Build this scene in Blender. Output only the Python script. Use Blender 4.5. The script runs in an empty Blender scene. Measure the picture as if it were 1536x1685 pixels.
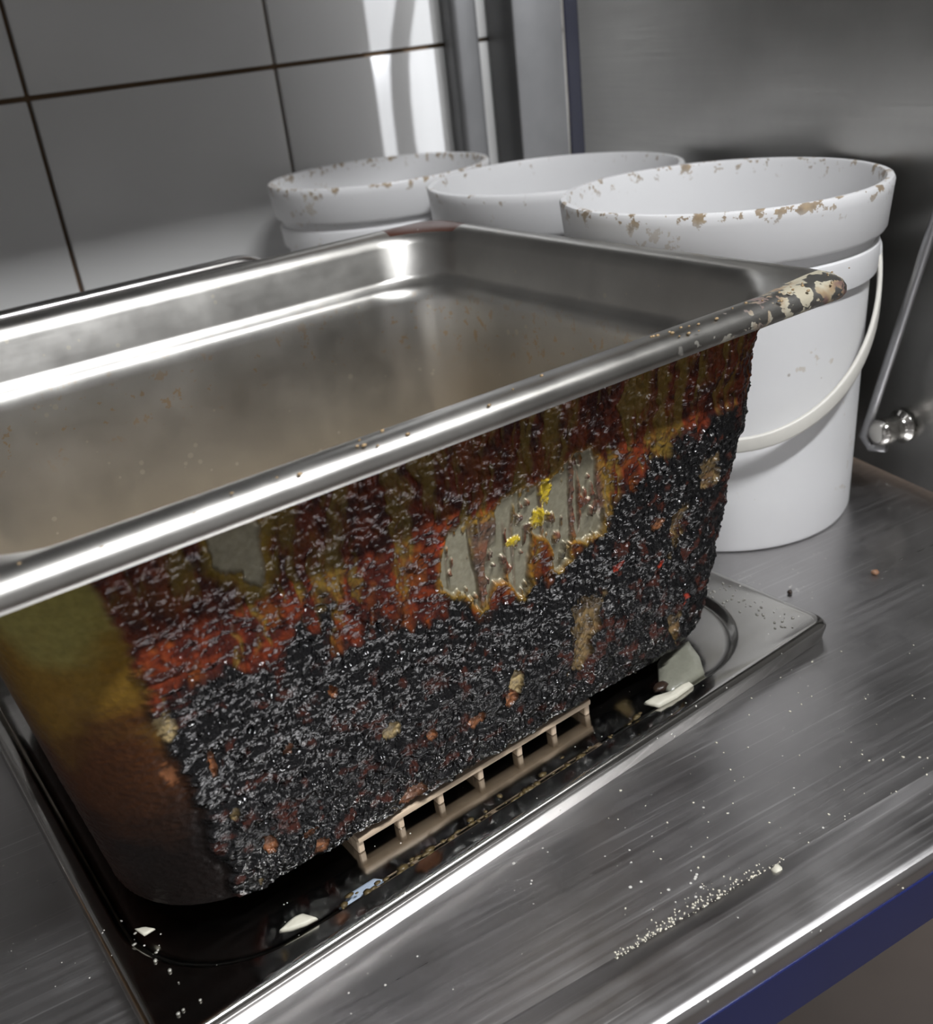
import bpy, bmesh, math, random
import numpy as np
from mathutils import Vector, Matrix

random.seed(7)
S = bpy.context.scene
COL = S.collection

# ------------------------------------------------------------------ camera
CR = np.array([[0.7928669, 0.3428024, -0.5038339],
               [-0.5997087, 0.2920981, -0.7450021],
               [-0.1082196, 0.8928411, 0.4371765]])
CC = np.array([-0.0037, -0.0021, 0.2647])
FPX = 1625.4
cam_d = bpy.data.cameras.new('camera')
cam = bpy.data.objects.new('camera', cam_d)
COL.objects.link(cam)
cam.matrix_world = Matrix(((*CR[0], CC[0]), (*CR[1], CC[1]), (*CR[2], CC[2]), (0, 0, 0, 1)))
cam_d.sensor_fit = 'HORIZONTAL'
cam_d.sensor_width = 36.0
cam_d.lens = 36.0 * FPX / 1536.0
cam_d.clip_start = 0.01
cam_d.dof.use_dof = True
cam_d.dof.focus_distance = 0.36
cam_d.dof.aperture_fstop = 17.0
S.camera = cam

# ------------------------------------------------------------------ world, lamps, exposure
wd = bpy.data.worlds.new('room_air')
S.world = wd
wd.use_nodes = True
wd.node_tree.nodes['Background'].inputs[0].default_value = (0.6, 0.63, 0.7, 1)
wd.node_tree.nodes['Background'].inputs[1].default_value = 0.02

def area(name, loc, target, sx, sy, power, color):
    d = bpy.data.lights.new(name, 'AREA')
    d.shape = 'RECTANGLE'; d.size = sx; d.size_y = sy
    d.energy = power; d.color = color
    o = bpy.data.objects.new(name, d); COL.objects.link(o)
    o.location = loc
    o.rotation_euler = (Vector(target) - Vector(loc)).to_track_quat('-Z', 'Y').to_euler()
    return o

LAMP_A = (0.52, -0.32, 1.15)
LAMP_B = (1.56, -1.00, 1.05)
area('ceiling_lamp_light', LAMP_A, (0.52, -0.20, 0.0), 0.95, 0.05, 33.0, (0.97, 0.98, 1.0))
area('side_lamp_light', LAMP_B, (0.55, 0.8, 0.28), 0.03, 0.03, 40.0, (0.93, 0.95, 1.0))

S.view_settings.view_transform = 'Standard'
S.view_settings.look = 'None'
S.view_settings.gamma = 1.0
S.view_settings.use_curve_mapping = False
S.view_settings.exposure = 0.35

# ------------------------------------------------------------------ pixel -> place helpers
def ray(x, y):
    return CR @ np.array([(x - 768) / FPX, -(y - 842.5) / FPX, -1.0])
def on_z(x, y, z):
    d = ray(x, y); return CC + (z - CC[2]) / d[2] * d
def on_plane(x, y, p, n):
    d = ray(x, y); return CC + ((np.array(p) - CC) @ np.array(n)) / (d @ np.array(n)) * d

# ------------------------------------------------------------------ noise (numpy)
_rng = np.random.RandomState(11)
_lat = _rng.rand(256, 256)
def vnoise(x, y, seed=0):
    x = np.asarray(x, float) + seed * 17.31; y = np.asarray(y, float) + seed * 9.77
    xi = np.floor(x).astype(int); yi = np.floor(y).astype(int)
    fx = x - xi; fy = y - yi
    fx = fx * fx * (3 - 2 * fx); fy = fy * fy * (3 - 2 * fy)
    a = _lat[xi % 256, yi % 256]; b = _lat[(xi + 1) % 256, yi % 256]
    c = _lat[xi % 256, (yi + 1) % 256]; d = _lat[(xi + 1) % 256, (yi + 1) % 256]
    return (a * (1 - fx) + b * fx) * (1 - fy) + (c * (1 - fx) + d * fx) * fy
def fbm(x, y, oct=4, seed=0):
    s = 0; a = 0.5; t = 0
    for k in range(oct):
        s = s + a * vnoise(x * 2 ** k, y * 2 ** k, seed + k * 3); t += a; a *= 0.5
    return s / t
def sstep(a, b, x):
    t = np.clip((x - a) / (b - a), 0, 1); return t * t * (3 - 2 * t)
def poly_sd(pu, pz, poly):
    """signed distance to a polygon, negative inside"""
    d = np.full(pu.shape, 1e9); ins = np.zeros(pu.shape, bool)
    n = len(poly)
    for i in range(n):
        ax, ay = poly[i]; bx, by = poly[(i + 1) % n]
        ex, ey = bx - ax, by - ay
        t = np.clip(((pu - ax) * ex + (pz - ay) * ey) / (ex * ex + ey * ey + 1e-18), 0, 1)
        d = np.minimum(d, np.hypot(pu - ax - t * ex, pz - ay - t * ey))
        c = ((ay > pz) != (by > pz)) & (pu < ex * (pz - ay) / (ey if ey else 1e-12) + ax)
        ins ^= c
    return np.where(ins, -d, d)

# ------------------------------------------------------------------ materials
def new_mat(name):
    m = bpy.data.materials.new(name); m.use_nodes = True
    nt = m.node_tree
    return m, nt, nt.nodes['Principled BSDF']
def N(nt, typ, **kw):
    n = nt.nodes.new(typ)
    for k, v in kw.items():
        if k in n.inputs.keys():
            n.inputs[k].default_value = v
        else:
            setattr(n, k, v)
    return n
def ramp(nt, fac, stops):
    r = nt.nodes.new('ShaderNodeValToRGB')
    cr = r.color_ramp
    while len(cr.elements) < len(stops):
        cr.elements.new(0.5)
    for e, (p, c) in zip(cr.elements, stops):
        e.position = p; e.color = c if len(c) == 4 else (*c, 1)
    nt.links.new(fac, r.inputs[0]); return r
def coords(nt, scale=(1, 1, 1), rot=(0, 0, 0)):
    tc = nt.nodes.new('ShaderNodeTexCoord'); mp = nt.nodes.new('ShaderNodeMapping')
    mp.inputs['Scale'].default_value = scale; mp.inputs['Rotation'].default_value = rot
    nt.links.new(tc.outputs['Object'], mp.inputs['Vector'])
    return tc, mp
def mixc(nt, fac, a, b, blend='MIX'):
    m = nt.nodes.new('ShaderNodeMix'); m.data_type = 'RGBA'; m.blend_type = blend
    for sock, v in ((m.inputs[0], fac), (m.inputs[6], a), (m.inputs[7], b)):
        if isinstance(v, (int, float)):
            sock.default_value = v
        elif isinstance(v, tuple):
            sock.default_value = v if len(v) == 4 else (*v, 1)
        else:
            nt.links.new(v, sock)
    return m.outputs[2]
def math_n(nt, op, a, b=None, clamp=False):
    m = nt.nodes.new('ShaderNodeMath'); m.operation = op; m.use_clamp = clamp
    for i, v in enumerate((a, b)):
        if v is None: continue
        if isinstance(v, (int, float)): m.inputs[i].default_value = v
        else: nt.links.new(v, m.inputs[i])
    return m.outputs[0]

def steel(name, base=(0.56, 0.55, 0.53), rough=0.28, brush=(400, 6, 6), bump=0.12, specks=0.0, smear=0.08, rot=(0, 0, 0), speck_col=(0.75, 0.73, 0.66), scratch=0.0):
    m, nt, b = new_mat(name)
    tc, mp = coords(nt, brush, rot)
    nz = N(nt, 'ShaderNodeTexNoise', Scale=1.0, Detail=4.0, Roughness=0.6)
    nt.links.new(mp.outputs[0], nz.inputs['Vector'])
    lg = N(nt, 'ShaderNodeTexNoise', Scale=22.0, Detail=4.0, Roughness=0.6)
    nt.links.new(tc.outputs['Object'], lg.inputs['Vector'])
    r1 = math_n(nt, 'MULTIPLY', math_n(nt, 'SUBTRACT', nz.outputs[0], 0.5), 0.25)
    r2 = math_n(nt, 'MULTIPLY', math_n(nt, 'SUBTRACT', lg.outputs[0], 0.5), smear * 4)
    rr = math_n(nt, 'ADD', math_n(nt, 'ADD', r1, rough), r2, True)
    col = mixc(nt, lg.outputs[0], tuple(c * 0.82 for c in base), tuple(min(1, c * 1.1) for c in base))
    bp = N(nt, 'ShaderNodeBump', Strength=bump, Distance=0.0004)
    nt.links.new(nz.outputs[0], bp.inputs['Height'])
    nt.links.new(bp.outputs[0], b.inputs['Normal'])
    b.inputs['Metallic'].default_value = 1.0
    if scratch > 0:
        t2_, m2 = coords(nt, (14, 900, 14), (0, 0, rot[2] + .12))
        sc = N(nt, 'ShaderNodeTexNoise', Scale=1.0, Detail=2.0, Roughness=0.5); nt.links.new(m2.outputs[0], sc.inputs['Vector'])
        sm = math_n(nt, 'MULTIPLY', math_n(nt, 'SUBTRACT', sc.outputs[0], 0.60, True), 6.0 * scratch, True)
        col = mixc(nt, sm, col, (0.85, 0.85, 0.84)); rr = math_n(nt, 'ADD', rr, math_n(nt, 'MULTIPLY', sm, 0.12), True)
    if specks > 0:
        vo = N(nt, 'ShaderNodeTexVoronoi', Scale=230.0, Randomness=1.0)
        nt.links.new(tc.outputs['Object'], vo.inputs['Vector'])
        big = N(nt, 'ShaderNodeTexNoise', Scale=35.0, Detail=2.0)
        nt.links.new(tc.outputs['Object'], big.inputs['Vector'])
        thr = math_n(nt, 'MULTIPLY', math_n(nt, 'SUBTRACT', big.outputs[0], 0.42, True), specks)
        mk = math_n(nt, 'LESS_THAN', vo.outputs['Distance'], thr)
        col = mixc(nt, mk, col, speck_col)
        nt.links.new(math_n(nt, 'SUBTRACT', 1.0, math_n(nt, 'MULTIPLY', mk, 0.8)), b.inputs['Metallic'])
    nt.links.new(col, b.inputs['Base Color'])
    nt.links.new(rr, b.inputs['Roughness'])
    return m

def plain(name, col, rough=0.5, metal=0.0, noise=0.0, nscale=40.0, bump=0.0, **kw):
    m, nt, b = new_mat(name)
    b.inputs['Roughness'].default_value = rough
    b.inputs['Metallic'].default_value = metal
    b.inputs['Base Color'].default_value = (*col, 1)
    for k, v in kw.items():
        b.inputs[k].default_value = v
    if noise or bump:
        tc = nt.nodes.new('ShaderNodeTexCoord')
        nz = N(nt, 'ShaderNodeTexNoise', Scale=nscale, Detail=5.0, Roughness=0.6)
        nt.links.new(tc.outputs['Object'], nz.inputs['Vector'])
        if noise:
            c = mixc(nt, nz.outputs[0], tuple(x * (1 - noise) for x in col), tuple(min(1, x * (1 + noise)) for x in col))
            nt.links.new(c, b.inputs['Base Color'])
        if bump:
            bp = N(nt, 'ShaderNodeBump', Strength=bump, Distance=0.001)
            nt.links.new(nz.outputs[0], bp.inputs['Height']); nt.links.new(bp.outputs[0], b.inputs['Normal'])
    return m

# pan steel: brushed, greasy tan film low inside, brown drips on the right part of the rim
def pan_steel():
    m, nt, b = new_mat('pan_steel')
    tc, mp = coords(nt, (6, 6, 260))
    nz = N(nt, 'ShaderNodeTexNoise', Scale=1.0, Detail=3.0); nt.links.new(mp.outputs[0], nz.inputs['Vector'])
    lg = N(nt, 'ShaderNodeTexNoise', Scale=26.0, Detail=6.0, Roughness=0.65); nt.links.new(tc.outputs['Object'], lg.inputs['Vector'])
    sep = nt.nodes.new('ShaderNodeSeparateXYZ'); nt.links.new(tc.outputs['Object'], sep.inputs[0])
    x, y, z = sep.outputs
    base = mixc(nt, lg.outputs[0], (0.40, 0.39, 0.37), (0.62, 0.61, 0.58))
    # tan grease film on the lower inner wall
    zf = math_n(nt, 'DIVIDE', math_n(nt, 'SUBTRACT', 0.098, math_n(nt, 'ADD', z, math_n(nt, 'MULTIPLY', lg.outputs[0], -0.03))), 0.06, True)
    col = mixc(nt, math_n(nt, 'MULTIPLY', zf, 0.46), base, (0.36, 0.255, 0.11))
    # tide-mark scum line of small rusty specks
    band = N(nt, 'ShaderNodeTexNoise', Scale=160.0, Detail=3.0, Roughness=0.7); nt.links.new(tc.outputs['Object'], band.inputs['Vector'])
    lm = ramp(nt, z, [(0.0, (0, 0, 0)), (0.084, (0, 0, 0)), (0.102, (1, 1, 1)), (0.112, (0.9, 0.9, 0.9)), (0.128, (0, 0, 0)), (1.0, (0, 0, 0))])
    sc = math_n(nt, 'MULTIPLY', lm.outputs[0], math_n(nt, 'GREATER_THAN', math_n(nt, 'ADD', band.outputs[0], math_n(nt, 'MULTIPLY', lg.outputs[0], 0.35)), 0.80))
    col = mixc(nt, math_n(nt, 'MULTIPLY', sc, 0.55), col, (0.50, 0.30, 0.10))
    # dried white splashes
    vo = N(nt, 'ShaderNodeTexVoronoi', Scale=140.0, Randomness=1.0); nt.links.new(tc.outputs['Object'], vo.inputs['Vector'])
    sp = N(nt, 'ShaderNodeTexNoise', Scale=60.0, Detail=1.0); nt.links.new(tc.outputs['Object'], sp.inputs['Vector'])
    mk = math_n(nt, 'LESS_THAN', vo.outputs['Distance'], math_n(nt, 'MULTIPLY', math_n(nt, 'SUBTRACT', sp.outputs[0], 0.5, True), 0.9))
    col = mixc(nt, math_n(nt, 'MULTIPLY', mk, 0.55), col, (0.66, 0.62, 0.52))
    # burnt yellow-brown drips on the front rim towards the far corner
    xr = math_n(nt, 'DIVIDE', math_n(nt, 'SUBTRACT', x, 0.055), 0.075, True)
    zr = math_n(nt, 'GREATER_THAN', z, 0.1455); zc = math_n(nt, 'GREATER_THAN', z, 0.1518)
    yr = math_n(nt, 'LESS_THAN', y, -0.1262)
    dn = N(nt, 'ShaderNodeTexNoise', Scale=120.0, Detail=4.0, Roughness=0.6); nt.links.new(tc.outputs['Object'], dn.inputs['Vector'])
    dn2 = N(nt, 'ShaderNodeTexNoise', Scale=75.0, Detail=3.0); nt.links.new(tc.outputs['Object'], dn2.inputs['Vector'])
    dk = math_n(nt, 'MULTIPLY', math_n(nt, 'MULTIPLY', xr, zr), yr)
    dm = math_n(nt, 'GREATER_THAN', math_n(nt, 'ADD', dn.outputs[0], math_n(nt, 'MULTIPLY', dk, 0.15)), 0.645)
    dm = math_n(nt, 'MULTIPLY', dm, dk)
    col = mixc(nt, math_n(nt, 'MULTIPLY', dm, 0.8), col, ramp(nt, dn2.outputs[0], [(0.36, (0.12, 0.03, 0.015)), (0.43, (0.34, 0.22, 0.09)), (0.52, (0.50, 0.45, 0.32))]).outputs[0])
    # brown burn in the far back corner of the flange
    cx = math_n(nt, 'GREATER_THAN', x, 0.126); cy = math_n(nt, 'GREATER_THAN', y, 0.102)
    cb = math_n(nt, 'MULTIPLY', math_n(nt, 'MULTIPLY', math_n(nt, 'MULTIPLY', cx, cy), zc), math_n(nt, 'GREATER_THAN', lg.outputs[0], 0.40))
    col = mixc(nt, cb, col, (0.07, 0.025, 0.015))
    # scorched underside
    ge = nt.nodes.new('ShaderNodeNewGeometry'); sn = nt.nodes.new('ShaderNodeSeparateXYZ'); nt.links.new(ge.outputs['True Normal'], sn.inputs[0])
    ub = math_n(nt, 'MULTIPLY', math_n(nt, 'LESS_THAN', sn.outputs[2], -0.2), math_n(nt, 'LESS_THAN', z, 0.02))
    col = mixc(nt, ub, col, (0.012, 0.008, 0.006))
    cb = math_n(nt, 'MAXIMUM', cb, ub)
    dirt = math_n(nt, 'MAXIMUM', math_n(nt, 'MULTIPLY', dm, 0.9), math_n(nt, 'MAXIMUM', cb, math_n(nt, 'MULTIPLY', zf, 0.35)))
    nt.links.new(math_n(nt, 'SUBTRACT', 1.0, dirt, True), b.inputs['Metallic'])
    nt.links.new(col, b.inputs['Base Color'])
    rr = math_n(nt, 'ADD', 0.20, math_n(nt, 'MULTIPLY', lg.outputs[0], 0.26))
    nt.links.new(rr, b.inputs['Roughness'])
    bp = N(nt, 'ShaderNodeBump', Strength=0.06, Distance=0.0004); nt.links.new(nz.outputs[0], bp.inputs['Height'])
    nt.links.new(bp.outputs[0], b.inputs['Normal'])
    return m

def crust_mat():
    m, nt, b = new_mat('burnt_crust')
    at = nt.nodes.new('ShaderNodeAttribute'); at.attribute_name = 'grime'
    par = nt.nodes.new('ShaderNodeAttribute'); par.attribute_name = 'finish'
    sp = nt.nodes.new('ShaderNodeSeparateXYZ'); nt.links.new(par.outputs['Vector'], sp.inputs[0])
    tc = nt.nodes.new('ShaderNodeTexCoord')
    fn = N(nt, 'ShaderNodeTexNoise', Scale=400.0, Detail=3.0, Roughness=0.6); nt.links.new(tc.outputs['Object'], fn.inputs['Vector'])
    vo = N(nt, 'ShaderNodeTexVoronoi', Scale=420.0); nt.links.new(tc.outputs['Object'], vo.inputs['Vector'])
    col = mixc(nt, 1.0, at.outputs['Color'], mixc(nt, fn.outputs[0], (0.62, 0.62, 0.62), (1.35, 1.35, 1.35)), 'MULTIPLY')
    nt.links.new(col, b.inputs['Base Color'])
    nt.links.new(sp.outputs[0], b.inputs['Roughness'])
    nt.links.new(sp.outputs[1], b.inputs['Metallic'])
    h = math_n(nt, 'ADD', fn.outputs[0], math_n(nt, 'MULTIPLY', vo.outputs['Distance'], 0.9))
    bp = N(nt, 'ShaderNodeBump', Strength=0.62, Distance=0.0011)
    nt.links.new(math_n(nt, 'MULTIPLY', h, sp.outputs[2]), bp.inputs['Height'])
    nt.links.new(bp.outputs[0], b.inputs['Normal'])
    nt.links.new(math_n(nt, 'MULTIPLY', at.outputs['Alpha'], 0.5), b.inputs['Specular IOR Level'])
    return m

def tile_mat():
    m, nt, b = new_mat('glazed_tile')
    tc = nt.nodes.new('ShaderNodeTexCoord')
    nz = N(nt, 'ShaderNodeTexNoise', Scale=6.0, Detail=3.0); nt.links.new(tc.outputs['Object'], nz.inputs['Vector'])
    nt.links.new(mixc(nt, nz.outputs[0], (0.56, 0.56, 0.55), (0.66, 0.66, 0.65)), b.inputs['Base Color'])
    b.inputs['Roughness'].default_value = 0.22
    bp = N(nt, 'ShaderNodeBump', Strength=0.05, Distance=0.002); nt.links.new(nz.outputs[0], bp.inputs['Height'])
    nt.links.new(bp.outputs[0], b.inputs['Normal'])
    return m

def bucket_mat(name, dirt, height):
    m, nt, b = new_mat(name)
    tc = nt.nodes.new('ShaderNodeTexCoord')
    sep = nt.nodes.new('ShaderNodeSeparateXYZ'); nt.links.new(tc.outputs['Object'], sep.inputs[0])
    z = sep.outputs[2]
    n1 = N(nt, 'ShaderNodeTexNoise', Scale=150.0, Detail=5.0, Roughness=0.65); nt.links.new(tc.outputs['Object'], n1.inputs['Vector'])
    n2 = N(nt, 'ShaderNodeTexNoise', Scale=20.0, Detail=4.0, Roughness=0.6); nt.links.new(tc.outputs['Object'], n2.inputs['Vector'])
    n3 = N(nt, 'ShaderNodeTexNoise', Scale=240.0, Detail=3.0); nt.links.new(tc.outputs['Object'], n3.inputs['Vector'])
    col = mixc(nt, n2.outputs[0], (0.80, 0.80, 0.81), (0.88, 0.88, 0.88))
    # tan smears
    sm = math_n(nt, 'GREATER_THAN', math_n(nt, 'ADD', math_n(nt, 'MULTIPLY', n2.outputs[0], 0.62), math_n(nt, 'MULTIPLY', n1.outputs[0], 0.38)), 0.70 - 0.085 * dirt)
    col = mixc(nt, math_n(nt, 'MULTIPLY', sm, 0.42), col, (0.50, 0.40, 0.26))
    # grubby rim edge
    zr = math_n(nt, 'DIVIDE', math_n(nt, 'SUBTRACT', z, height - 0.012), 0.010, True)
    rm = math_n(nt, 'GREATER_THAN', math_n(nt, 'ADD', n1.outputs[0], math_n(nt, 'MULTIPLY', zr, 0.11 * dirt)), 0.665)
    col = mixc(nt, math_n(nt, 'MULTIPLY', math_n(nt, 'MULTIPLY', rm, zr), 0.85), col, mixc(nt, n3.outputs[0], (0.07, 0.04, 0.02), (0.52, 0.36, 0.17)))
    # dark dots
    vo = N(nt, 'ShaderNodeTexVoronoi', Scale=75.0); nt.links.new(tc.outputs['Object'], vo.inputs['Vector'])
    mk = math_n(nt, 'LESS_THAN', vo.outputs['Distance'], math_n(nt, 'MULTIPLY', math_n(nt, 'SUBTRACT', n2.outputs[0], 0.53, True), 0.8 * dirt))
    col = mixc(nt, math_n(nt, 'MULTIPLY', mk, 0.6), col, (0.33, 0.27, 0.22))
    nt.links.new(col, b.inputs['Base Color'])
    b.inputs['Roughness'].default_value = 0.38
    b.inputs['Subsurface Weight'].default_value = 0.0
    return m

M = {}
M['pan'] = pan_steel()
M['crust'] = crust_mat()
M['tile'] = tile_mat()
M['grout'] = plain('brown_grout', (0.16, 0.10, 0.055), 0.9, noise=0.35, nscale=60)
M['table'] = steel('table_steel', (0.50, 0.49, 0.49), 0.36, (8, 420, 8), 0.10, specks=0.55, smear=0.07, rot=(0, 0, 0.1), speck_col=(0.62, 0.6, 0.56), scratch=0.45)
M['lid'] = steel('lid_steel', (0.52, 0.51, 0.49), 0.13, (6, 200, 6), 0.05, specks=0.5, smear=0.05)
M['panel'] = steel('panel_steel', (0.36, 0.355, 0.34), 0.34, (10, 10, 420), 0.03, smear=0.03)
M['post'] = steel('post_steel', (0.40, 0.40, 0.40), 0.38, (260, 6, 6), 0.05)
M['trim'] = plain('grey_trim', (0.10, 0.10, 0.10), 0.45, 0.5, noise=0.2, nscale=30)
M['tray'] = steel('tray_steel', (0.50, 0.49, 0.48), 0.22, (6, 6, 200), 0.05)
M['chrome'] = plain('chrome', (0.72, 0.70, 0.66), 0.10, 1.0, noise=0.15, nscale=90)
M['rod'] = plain('dull_rod', (0.42, 0.42, 0.43), 0.35, 0.9, noise=0.12, nscale=70)
M['blue'] = plain('blue_film', (0.007, 0.012, 0.075), 0.32, 0.0, noise=0.2, nscale=25)
M['cream'] = plain('cream_plastic', (0.60, 0.47, 0.34), 0.55, 0.0, noise=0.25, nscale=160, bump=0.2)
M['handle'] = plain('handle_plastic', (0.74, 0.72, 0.66), 0.4, 0.0, noise=0.10, nscale=90)
M['scrap'] = plain('white_scrap', (0.55, 0.53, 0.44), 0.5, noise=0.12, nscale=200, bump=0.3)
M['film'] = plain('grey_scrap', (0.20, 0.20, 0.16), 0.25, noise=0.3, nscale=140, bump=0.5)
M['bluescrap'] = plain('pale_blue_scrap', (0.30, 0.36, 0.44), 0.3, noise=0.15, nscale=150)
M['char'] = plain('char_bit', (0.03, 0.018, 0.012), 0.3, noise=0.5, nscale=300, bump=0.5)
M['redbit'] = plain('tan_bit', (0.30, 0.16, 0.09), 0.5, noise=0.3, nscale=300)
M['amber'] = plain('amber_bead', (0.34, 0.24, 0.13), 0.12, noise=0.6, nscale=250)
M['grit'] = plain('pale_grit', (0.60, 0.57, 0.47), 0.6, noise=0.3, nscale=300)
M['grime'] = plain('yellow_grime', (0.10, 0.072, 0.030), 0.4, noise=0.5, nscale=220, bump=0.4)
M['droplet'] = plain('dried_drop', (0.36, 0.35, 0.31), 0.25, 0.3, noise=0.2, nscale=200)
M['wall'] = plain('dull_wall', (0.34, 0.335, 0.33), 0.8, noise=0.1, nscale=4)
M['ceil'] = plain('ceiling_paint', (0.5, 0.5, 0.5), 0.9, noise=0.05, nscale=4)
M['floor'] = plain('floor_tile', (0.06, 0.048, 0.04), 0.6, noise=0.25, nscale=7)
M['dark'] = plain('dark_rubber', (0.015, 0.015, 0.017), 0.6)
M['white_metal'] = plain('white_enamel', (0.8, 0.8, 0.8), 0.4)

# ------------------------------------------------------------------ object helpers
def link(name, me, mat=None, parent=None, smooth=True):
    o = bpy.data.objects.new(name, me); COL.objects.link(o)
    if mat is not None: me.materials.append(mat)
    if smooth:
        me.polygons.foreach_set('use_smooth', [True] * len(me.polygons))
    if parent is not None: o.parent = parent
    return o
def from_bm(name, bm, mat, parent=None, smooth=False):
    me = bpy.data.meshes.new(name); bm.normal_update(); bm.to_mesh(me); bm.free()
    return link(name, me, mat, parent, smooth)
def pyd(name, vs, fs, mat, parent=None, smooth=True):
    me = bpy.data.meshes.new(name); me.from_pydata([tuple(map(float, v)) for v in vs], [], fs); me.update()
    return link(name, me, mat, parent, smooth)
def empty(name, loc, rz=0.0):
    o = bpy.data.objects.new(name, None); COL.objects.link(o); o.empty_display_size = 0.03
    o.location = loc; o.rotation_euler = (0, 0, rz); return o
def tag(o, label=None, cat=None, group=None, kind=None):
    if label: o['label'] = label
    if cat: o['category'] = cat
    if group: o['group'] = group
    if kind: o['kind'] = kind
    return o
def box_bm(x0, x1, y0, y1, z0, z1, bev=0.0, seg=2):
    bm = bmesh.new()
    bmesh.ops.create_cube(bm, size=1)
    for v in bm.verts:
        v.co = Vector((x0 + (v.co.x + .5) * (x1 - x0), y0 + (v.co.y + .5) * (y1 - y0), z0 + (v.co.z + .5) * (z1 - z0)))
    if bev:
        bmesh.ops.bevel(bm, geom=bm.edges[:], offset=bev, segments=seg, profile=0.5, affect='EDGES')
    return bm
def autosmooth(o, ang=35):
    me = o.data
    me.polygons.foreach_set('use_smooth', [True] * len(me.polygons))
    me.set_sharp_from_angle(angle=math.radians(ang))
def tube(path, rad, n=10, caps=True, flat=None):
    """tube along a list of points; rad scalar; flat=(w,t,updir list) gives a strap section"""
    P = [Vector(p) for p in path]; vs = []; fs = []
    up = None
    for i, p in enumerate(P):
        t = (P[min(i + 1, len(P) - 1)] - P[max(i - 1, 0)]).normalized()
        if flat:
            up_i = Vector(flat[2][i]); up_i = (up_i - t * up_i.dot(t)).normalized()
            sd = t.cross(up_i)
            for k in range(n):
                a = 2 * math.pi * k / n
                ca, sa = math.cos(a), math.sin(a)
                ex = math.copysign(abs(ca) ** 0.5, ca) * flat[0] / 2; ey = math.copysign(abs(sa) ** 0.5, sa) * flat[1] / 2
                vs.append(p + sd * ex + up_i * ey)
        else:
            if up is None:
                up = t.orthogonal().normalized()
            up = (up - t * up.dot(t)).normalized(); sd = t.cross(up)
            r = rad[i] if hasattr(rad, '__len__') else rad
            for k in range(n):
                a = 2 * math.pi * k / n
                vs.append(p + (sd * math.cos(a) + up * math.sin(a)) * r)
    for i in range(len(P) - 1):
        for k in range(n):
            fs.append((i * n + k, i * n + (k + 1) % n, (i + 1) * n + (k + 1) % n, (i + 1) * n + k))
    if caps:
        fs.append(tuple(range(n - 1, -1, -1))); fs.append(tuple((len(P) - 1) * n + k for k in range(n)))
    return vs, fs
def lathe(profile, n=96):
    vs = []; fs = []
    m = len(profile)
    for k in range(n):
        a = 2 * math.pi * k / n
        for r, z in profile: vs.append((r * math.cos(a), r * math.sin(a), z))
    for k in range(n):
        k2 = (k + 1) % n
        for i in range(m - 1):
            fs.append((k * m + i, k2 * m + i, k2 * m + i + 1, k * m + i + 1))
    return vs, fs
def rrect(x0, x1, y0, y1, r, nc=12, ns=6):
    """counter-clockwise rounded rectangle, constant vertex count"""
    pts = []
    cs = [(x1 - r, y0 + r, -90), (x1 - r, y1 - r, 0), (x0 + r, y1 - r, 90), (x0 + r, y0 + r, 180)]
    for i, (cx, cy, a0) in enumerate(cs):
        for k in range(nc + 1):
            a = math.radians(a0 + 90 * k / nc)
            pts.append((cx + r * math.cos(a), cy + r * math.sin(a)))
        nx, ny, na = cs[(i + 1) % 4]
        p = pts[-1]; q = (nx + r * math.cos(math.radians(na)), ny + r * math.sin(math.radians(na)))
        for k in range(1, ns):
            pts.append((p[0] + (q[0] - p[0]) * k / ns, p[1] + (q[1] - p[1]) * k / ns))
    return pts
def loft(rings, cap_first=False, cap_last=True):
    vs = []; fs = []
    n = len(rings[0][0])
    for pts, z in rings:
        for p in pts: vs.append((p[0], p[1], z))
    for i in range(len(rings) - 1):
        for k in range(n):
            fs.append((i * n + k, i * n + (k + 1) % n, (i + 1) * n + (k + 1) % n, (i + 1) * n + k))
    if cap_first: fs.append(tuple(range(n - 1, -1, -1)))
    if cap_last: fs.append(tuple((len(rings) - 1) * n + k for k in range(n)))
    return vs, fs
def blob(name, mat, size, seed, parent=None, loc=(0, 0, 0), rz=0.0, sub=2, amp=0.3):
    bm = bmesh.new(); bmesh.ops.create_icosphere(bm, subdivisions=sub, radius=1.0)
    rnd = random.Random(seed); ph = [rnd.uniform(0, 6.28) for _ in range(6)]
    for v in bm.verts:
        c = v.co
        d = 1 + amp * (0.5 * math.sin(3 * c.x + ph[0]) * math.cos(2.6 * c.y + ph[1]) + 0.35 * math.sin(5 * c.y + ph[2] + 2 * c.z) + 0.25 * math.sin(7 * c.x + ph[3]))
        v.co = Vector((c.x * d * size[0], c.y * d * size[1], (c.z * d + 1) * size[2]))
    zmin = min(v.co.z for v in bm.verts)
    for v in bm.verts: v.co.z -= zmin
    o = from_bm(name, bm, mat, parent, True); o.location = loc; o.rotation_euler = (0, 0, rz)
    return o

# ------------------------------------------------------------------ the room
WALL_Y = 0.81
tw = 0.2006
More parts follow.
